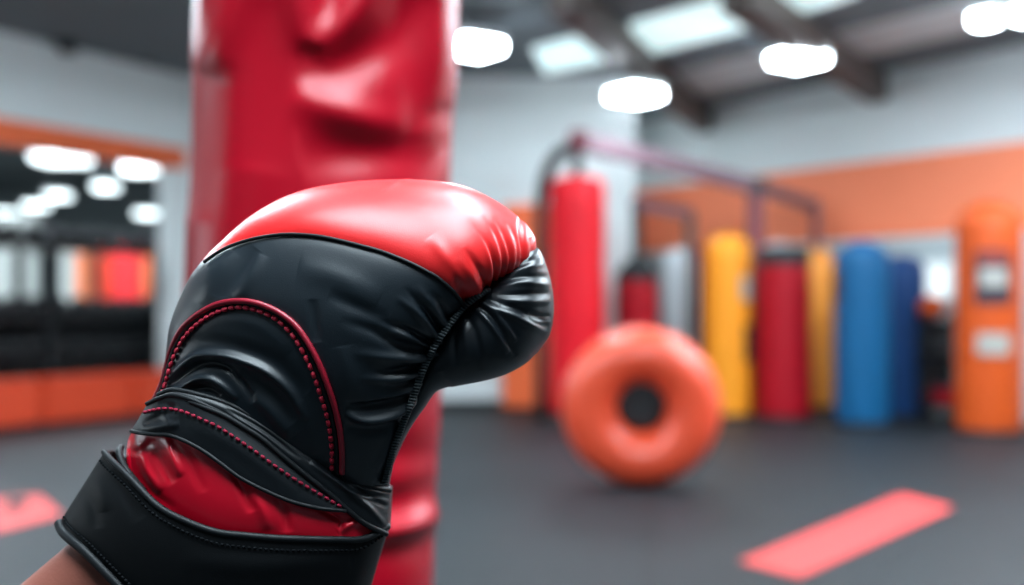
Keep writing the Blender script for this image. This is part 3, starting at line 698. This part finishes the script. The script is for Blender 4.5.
for (x, y) in ((-3.2, 5.6), (2.8, 4.6), (5.6, 5.2), (0, 6.5), (-3.6, 6.2), (4.3, 7.3), (2.2, 6.3), (3.4, 6.1), (5.6, 8.4), (7.0, 6.2), (-5.4, 11.3), (-7.4, 10.2), (-4.2, 12.4), (-8.8, 9.0), (-6.3, 12.2)):  # unseen lamps added to brighten walls, bags and the far room
    ceiling_lamp(Vector((x, y, 0)), 'square white ceiling lamp over the hall outside the view', sz=.6)

# ---- padded plinth under the opening
t = thing('padded_bench', (A.x, A.y, 0), 'long low orange padded bench below the opening, left', 'bench')
for i in range(6):
    s0 = -3.6+i*.95; p0 = A+d*s0; p1 = A+d*(s0+.93)
    bm = wallseg(p0-nrm*.28, p1-nrm*.28, .26, .03, .40); link_bm('cushion', bm, M['pad_orange'], t, bevel=.025)
link_bm('plinth', wallseg(A-d*3.55-nrm*.24, A+d*2.0-nrm*.24, .2, 0, .05), M['blackr'], t)

# ---- dumbbell rack just inside the opening
R0 = A+nrm*.55
def rp(s, off, z): q = R0+d*s+nrm*off; return Vector((q.x, q.y, z))
rack = thing('dumbbell_rack', (rp(.9, 0, 0)), 'long black three tier dumbbell rack behind the orange bench', 'rack')
for s in (-1.0, .02, .92, 2.55):
    for off in (0, .42): link_bm('upright', beam_bm(rp(s, off, 0), rp(s, off, 1.545), .07, .07), M['blackm'], rack)
for z in (.52, .88, 1.52):
    link_bm('shelf', beam_bm(rp(-1.05, .21, z), rp(2.58, .21, z), .46, .05), M['blackm'], rack)
link_bm('back_panel', beam_bm(rp(-1.02, .46, .66), rp(2.56, .46, .66), .02, .66), M['blackr'], rack)
def dumbbell(c, ax_, r, L, lab, grp):
    t = thing('dumbbell', c, lab, 'dumbbell', grp)
    cv = np.array(c); a = np.array(ax_)
    v, f = tube(np.stack([cv-a*L*.5, cv+a*L*.5]), .016, 8); link('handle', v, f, M['steel'], t)
    for s in (-1, 1):
        P = np.stack([cv+a*s*L*q for q in (.26, .28, .46, .5)]); v, f = tube(P, [r*.85, r, r, r*.8], 8); link('head', v, f, M['blackr'], t)
a3 = (nrm.x, nrm.y, 0)
for z, nm, lab in ((.52, 'bottom', 'black rubber dumbbell in the row on the lowest rack shelf'), (.88, 'middle', 'black rubber dumbbell in the row on the middle rack shelf'), (1.52, 'top', 'black rubber dumbbell in the row along the top of the rack')):
    for s in [q for lo, hi in ((-1.0, .02), (.02, .92), (.92, 2.55)) for q in np.linspace(lo+.16, hi-.16, 7 if hi > 2 else 4)]:
        dumbbell(rp(s, .21, z+.025+.085), a3, .085, .36, lab, 'dumbbells on the %s shelf' % nm)
# upright pads and boards beyond the rack
def upright_pad(px0, px1, py0, py1, Y, m, lab):
    x0, x1 = (px0-512)/F*Y, (px1-512)/F*Y; z1 = H+(HZ-py0)/F*Y
    t = thing('wall_pad', ((x0+x1)/2, Y, 0), lab, 'pad', 'upright pads beyond the rack')
    bm = bmesh.new(); prism([(x0, Y), (x1, Y), (x1, Y+.12), (x0, Y+.12)], .06, z1, bm); link_bm('cushion', bm, m, t, bevel=.03)
    link_bm('foot', prism([(x0+.05, Y-.03), (x1-.05, Y-.03), (x1-.05, Y+.15), (x0+.05, Y+.15)], 0, .07), M['blackr'], t)
M['pad_red'] = mat('red padded vinyl', (240, 44, 48), .45); M['pad_white'] = mat('white padded vinyl', (168, 172, 168), .5); M['pad_peach'] = mat('peach padded vinyl', (238, 132, 84), .5)
upright_pad(-30, 36, 214, 300, 14.0, M['pad_white'], 'wide pale pad beyond the rack at the left edge')
upright_pad(60, 75, 246, 300, 13.6, M['pad_white'], 'narrow pale pad seen through the rack')
upright_pad(76, 86, 246, 300, 13.6, M['pad_peach'], 'narrow peach pad seen through the rack')
upright_pad(98, 108, 246, 300, 13.4, M['pad_orange'], 'slim orange pad left of the red pad beyond the rack')
upright_pad(110, 141, 244, 300, 13.4, M['pad_red'], 'bright red pad seen through the rack')
upright_pad(143, 171, 246, 300, 13.4, M['pad_peach'], 'peach pad between the red pad and the heavy bag')
upright_pad(172, 200, 244, 300, 13.4, M['pad_white'], 'pale pad partly hidden by the heavy bag')

# ---- orange wall mat on the back wall
x0, x1 = (502-512)/F*10.88, (549-512)/F*10.88
t = thing('wall_mat', ((x0+x1)/2, 10.88, 0), 'tall narrow orange mat leaning on the white back wall by the glove tip', 'mat')
link_bm('cushion', prism([(x0, 10.84), (x1, 10.84), (x1, 10.92), (x0, 10.92)], .02, 1.96), M['wall_orange'], t, bevel=.02)
for q in (.66, 1.3): link_bm('fold_seam', prism([(x0-.004, 10.834), (x1+.004, 10.834), (x1+.004, 10.9), (x0-.004, 10.9)], q, q+.012), M['pad_orange'], t)

# ================================================================== BAGS
def Yb(py): return H*F/(py-HZ)
def freestanding(px, hw, top, base, m, lab, name='freestanding_bag', cat='punching bag', grp='standing punching bags', taper=1.0, dark_top=False, Y=None, straps=None, dome=.75):
    top += 5; base += 2
    Y = Y or Yb(base); x = (px-512)/F*Y; r = hw/F*Y; z1 = H+(HZ-top)/F*Y
    t = thing(name, (x, Y, 0), lab, cat, grp)
    v, f = lathe([(r*.98*taper, 0), (r*1.02*taper, .01), (r*1.02*taper, .03), (r*.95*taper, .045)], x, Y); link('base', v, f, M['blackr'], t)
    zt = z1-.06 if dark_top else z1
    pr = [(r*taper*.95, .035), (r*taper*.99, .05), (r*taper, .08)]
    for q in np.linspace(.1, .9, 9): pr.append((r*(taper+(1-taper)*q)*(1+.004*math.sin(q*19)), .08+(zt-.08-r*dome)*q))
    for q in np.linspace(0, 1, 8): pr.append((r*max(.02, math.cos(q*math.pi/2*.98)) if not dark_top else r*(1-.03*q), zt-r*dome+r*dome*math.sin(q*math.pi/2)))
    v, f = lathe(pr, x, Y); link('bag_body', v, f, m, t)
    if dark_top:
        v, f = lathe([(r*1.0, zt-.10), (r*1.02, zt-.09), (r*1.0, zt+.03), (r*.85, zt+.06), (r*.1, zt+.075)], x, Y); o = link('bag_top', v, f, M['blackr'], t); o['label'] = 'black top cap'
    return t, x, Y, r, z1
def patch(t, x, Y, r, ang, dang, z0, z1, m, name, lab=None, th=.006):
    n = 12; V = []; 
    for rr in (r+.002, r+.002+th):
        for z in (z0, z1):
            for i in range(n+1):
                a = ang-dang/2+dang*i/n; V.append((x+rr*math.cos(a), Y+rr*math.sin(a), z))
    N = n+1; Fc = []
    for i in range(n):
        Fc += [(2*N+i, 2*N+i+1, 3*N+i+1, 3*N+i), (i+1, i, N+i, N+i+1), (i, i+1, 2*N+i+1, 2*N+i), (N+i+1, N+i, 3*N+i, 3*N+i+1)]
    Fc += [(0, 2*N, 3*N, N), (n, N+n, 3*N+n, 2*N+n)]
    o = link(name, V, Fc, m, t, smooth=False)
    if lab: o['label'] = lab
    return o
HP = -math.pi/2
# right-most orange bag with printed labels
t, x, Y, r, z1 = freestanding(989, 32, 197, 432, M['vinyl_orange'], 'tall orange standing bag with dark and white labels at the right')
zf = lambda py: H+(HZ-py)/F*(Y-r)
av = HP-math.atan2(x, Y)*1.0
lb = patch(t, x, Y, r*1.02, av+.12, 1.05, zf(304), zf(250), M['label_dark'], 'label', 'dark printed label')
patch(lb, x, Y, r*1.02+.008, av+.12, .75, zf(287), zf(268), M['label_white'], 'print', 'white print')
patch(lb, x, Y, r*1.02+.008, av+.12, .8, zf(262), zf(254), M['label_red'], 'print', 'reddish print')
patch(t, x, Y, r*1.02, av+.14, .95, zf(355), zf(333), M['label_white'], 'label', 'small white label')
# blues
t, x, Y, r, z1 = freestanding(862, 27, 236, 424, M['vinyl_blue'], 'bright blue standing bag in front of the navy one')
zf = lambda py: H+(HZ-py)/F*(Y-r)
patch(t, x, Y, r*1.02, av-.95, .5, zf(300), zf(268), M['label_dark'], 'handle', 'dark handle patch')
freestanding(902, 23, 250, 417, M['vinyl_navy'], 'darker navy blue standing bag beside the bright blue one')
# yellow bag
t, x, Y, r, z1 = freestanding(728, 23, 229, 416, M['vinyl_yellow'], 'bright yellow standing bag beside the orange ring')
zf = lambda py: H+(HZ-py)/F*(Y-r); av2 = HP-math.atan2(x, Y)
patch(t, x, Y, r*1.02, av2+.85, .6, zf(300), zf(276), M['label_white'], 'label', 'pale label')
patch(t, x, Y, r*1.02, av2+1.0, .5, zf(362), zf(325), M['label_dark'], 'handle', 'dark handle patch')
freestanding(784, 25, 243, 418, M['vinyl_darkred'], 'dark red standing bag with a black top in front of the frame post', taper=1.1, dark_top=True, dome=.12)
freestanding(817, 17, 243, 408, M['vinyl_amber'], 'slim amber standing bag between the dark red and blue bags')
freestanding(680, 18, 243, 400, M['vinyl_pale'], 'pale silver standing bag behind the orange ring')
freestanding(706, 10, 240, 398, M['vinyl_darkred'], 'narrow dark red bag squeezed between the silver and yellow bags')
freestanding(779, 17, 236, 406, M['vinyl_pale'], 'pale bag whose top peeks over the dark red one')
# hanging bags
def hanging(px, hw, top, bot, Y, m, lab, strap_to, cone=False):
    x = (px-512)/F*Y; r = hw/F*Y; z1 = H+(HZ-top)/F*Y; z0 = max(.03, H+(HZ-bot)/F*Y)
    t = thing('hanging_bag', (x, Y, z0), lab, 'punching bag', 'hanging punching bags')
    zt = z1-(.15 if cone else 0)
    pr = [(r*.8, z0), (r*.95, z0+.02), (r, z0+.06)]+[(r*(1+.015*math.sin(q*17)), z0+.06+(zt-z0-.16)*q) for q in np.linspace(.1, 1, 9)]+[(r*.97, zt-.05), (r*.85, zt-.015), (r*.6, zt), (r*.1, zt+.005)]
    v, f = lathe(pr, x, Y); link('bag_body', v, f, m, t)
    if cone:
        v, f = lathe([(r*1.02, zt-.06), (r*1.02, zt), (r*.55, z1-.02), (r*.2, z1)], x, Y); link('bag_top', v, f, M['blackr'], t)['label'] = 'black tapering top'
    link_bm('strap', beam_bm((x, Y, z1-.01), (x, Y, strap_to), .09, .03), M['blackr'], t)
    return t
YR = 9.6
zt1 = H+(HZ-142)/F*YR
hanging(577, 28, 178, 414, YR, M['vinyl_red'], 'tall bright red bag hanging from the black arched frame', zt1-.04)
hanging(637, 21.5, 258, 404, 10.45, M['vinyl_darkred'], 'small red bag with a black tapering top hanging behind the orange ring', H+(HZ-207)/F*10.45-.02, cone=True)
# ---- frames
rig = thing('bag_frame', W(541, HZ, YR)*1.0, 'black arched bag frame with a sloping maroon crossbar over the standing bags', 'bag frame')
rig.location.z = 0
arch = [W(541, HZ, YR+.25)]; arch[0].z = 0
pts = [Vector((arch[0].x, YR+.25, 0)), Vector((arch[0].x, YR+.25, 1.0)), W(541, 215, YR+.25), W(543, 190, YR+.2), W(549, 168, YR+.12), W(560, 153, YR+.05), W(576, 146, YR)]
v, f = tube(cr([tuple(p) for p in pts], 60), .055, 14); link('arched_post', v, f, M['blackm'], rig)
pc = W(578, 141, YR); pm = W(755, 186, 10.45); pe = W(816, 206, 11.25)
bm = bmesh.new(); bmesh.ops.create_cube(bm, size=1); bmesh.ops.scale(bm, vec=(.16, .16, .16), verts=bm.verts); bmesh.ops.translate(bm, vec=pc, verts=bm.verts); link_bm('joint', bm, M['maroon'], rig, bevel=.02)
link_bm('crossbar', beam_bm(pc, pm, .12, .13), M['mauve'], rig); link_bm('crossbar', beam_bm(pm, pe, .09, .10), M['mauve'], rig)
bm = bmesh.new(); bmesh.ops.create_cube(bm, size=1); bmesh.ops.scale(bm, vec=(.17, .17, .14), verts=bm.verts); bmesh.ops.translate(bm, vec=pm, verts=bm.verts); link_bm('joint', bm, M['blackm'], rig, bevel=.02)
link_bm('post', beam_bm((pm.x, pm.y, 0), pm, .12, .12), M['maroon'], rig)
link_bm('post', beam_bm((pe.x, pe.y, 0), pe, .07, .07), M['maroon'], rig)
rig2 = thing('bag_frame', (W(692, HZ, 10.75).x, 10.75, 0), 'smaller brown frame holding the small red bag behind the ring', 'bag frame')
q0 = W(633, 203, 10.45); q1 = W(690, 214, 10.75)
link_bm('arm', beam_bm(q0, q1, .08, .09), M['mauve'], rig2); link_bm('post', beam_bm((q1.x, q1.y, 0), q1, .08, .08), M['brown'], rig2)

# ---- orange ring on the floor
YT = Yb(486); R_out = 79.5/F*YT; xt = (641-512)/F*YT
ringo = thing('exercise_ring', (xt, YT, 0), 'big glossy orange ring with a black hub standing on the floor', 'exercise ring')
mn, mj = R_out*.355, R_out*.645
V, Fc = [], []
nu, nv = 96, 48
rz = Matrix.Rotation(math.radians(-4), 3, 'Z')
for i in range(nu):
    a = 2*math.pi*i/nu
    for j in range(nv):
        b = 2*math.pi*j/nv
        rr = mj+mn*math.cos(b); p = Vector((rr*math.cos(a), mn*1.05*math.sin(b), rr*math.sin(a)))
        p = rz @ p; V.append((xt+p.x, YT+p.y, R_out+p.z))
for i in range(nu):
    for j in range(nv):
        i2, j2 = (i+1) % nu, (j+1) % nv; Fc.append((i*nv+j, i*nv+j2, i2*nv+j2, i2*nv+j))
link('ring_body', V, Fc, M['ring'], ringo)
prf = [(0.001, -.05), (.03, -.05), (.035, -.06), (.09, -.06), (.10, -.045), (mj-mn+.02, -.05), (mj-mn+.02, .05), (.1, .045), (.001, .05)]
V, Fc = [], []
for r_, y_ in prf:
    for i in range(40):
        a = 2*math.pi*i/40; p = rz @ Vector((r_*math.cos(a), y_, r_*math.sin(a))); V.append((xt+p.x, YT+p.y, R_out+p.z))
for j in range(len(prf)-1):
    for i in range(40): Fc.append((j*40+i, j*40+(i+1) % 40, (j+1)*40+(i+1) % 40, (j+1)*40+i))
link('hub', V, Fc, M['blackr'], ringo)['label'] = 'black hub'

# ---- storage shelf by the right wall between navy and orange bags
Ys = 9.45
sx0, sx1 = (930-512)/F*Ys, (962-512)/F*Ys
sh = thing('storage_rack', ((sx0+sx1)/2, Ys, 0), 'low dark storage rack between the navy and orange bags', 'rack')
for x in (sx0, sx1):
    for y in (Ys, Ys+.25): link_bm('upright', beam_bm((x, y, 0), (x, y, .92), .035, .035), M['blackm'], sh)
for z in (.14, .50, .84): link_bm('shelf', prism([(sx0, Ys), (sx1, Ys), (sx1, Ys+.25), (sx0, Ys+.25)], z, z+.025), M['blackm'], sh)
link_bm('back_panel', prism([(sx0, Ys+.23), (sx1, Ys+.23), (sx1, Ys+.25), (sx0, Ys+.25)], .14, .86), M['blackr'], sh)
def ball(px, z, r, m, lab):
    x = (px-512)/F*Ys; bm = bmesh.new(); bmesh.ops.create_uvsphere(bm, u_segments=32, v_segments=20, radius=r)
    for v_ in bm.verts: v_.co *= 1-.02*max(0, math.cos(8*math.atan2(v_.co.y, v_.co.x)))**8
    bmesh.ops.translate(bm, vec=(x, Ys+.12, z+r), verts=bm.verts)
    tag(link_bm('medicine_ball', bm, m, smooth=True), lab, 'medicine ball', 'medicine balls on the low rack')
ball(937, .865, .105, M['vinyl_orange'], 'orange medicine ball on top of the low dark rack')
ball(946, .525, .10, M['blackr'], 'black medicine ball on the middle shelf of the low rack')
# red bin on the lowest shelf
x0, x1 = sx0+.035, sx1-.035
t = thing('storage_bin', ((x0+x1)/2, Ys+.12, .165), 'small dark red bin on the lowest shelf of the low rack', 'bin')
link_bm('body', prism([(x0, Ys+.01), (x1, Ys+.01), (x1, Ys+.21), (x0, Ys+.21)], .166, .29), M['vinyl_darkred'], t, bevel=.012)
link_bm('lid', prism([(x0-.008, Ys+.002), (x1+.008, Ys+.002), (x1+.008, Ys+.218), (x0-.008, Ys+.218)], .285, .305), M['maroon'], t, bevel=.006)

# ---- tape on the floor
def fl(px, py): return onz(px, py, 0).xy
tp = link_bm('floor_tape', prism([fl(740, 562), fl(800, 578), fl(953, 508), fl(902, 495)], 0.0005, .004), M['tape'])
tag(tp, 'long coral red tape stripe on the dark floor at the right', 'floor tape')
t = thing('floor_sign', (*fl(20, 512), 0), 'coral red floor marking with a dark square, left of the glove cuff', 'floor marking')
link_bm('backing', prism([fl(-40, 505), fl(-40, 537), fl(5, 530), fl(62, 515), fl(40, 496), fl(5, 499)], .0005, .004), M['tape'], t)
link_bm('print', prism([fl(8, 500), fl(4, 509), fl(26, 509), fl(28, 500)], .004, .006), M['blackr'], t)['label'] = 'dark square print'
link_bm('print', prism([fl(-20, 514), fl(-20, 517), fl(22, 513), fl(22, 511)], .004, .006), M['blackr'], t)['label'] = 'dark line print'

# ------------------------------------------------------------------ world
w = bpy.data.worlds.new('world'); S.world = w; w.use_nodes = True
w.node_tree.nodes['Background'].inputs['Color'].default_value = (.5, .6, .65, 1); w.node_tree.nodes['Background'].inputs['Strength'].default_value = .3
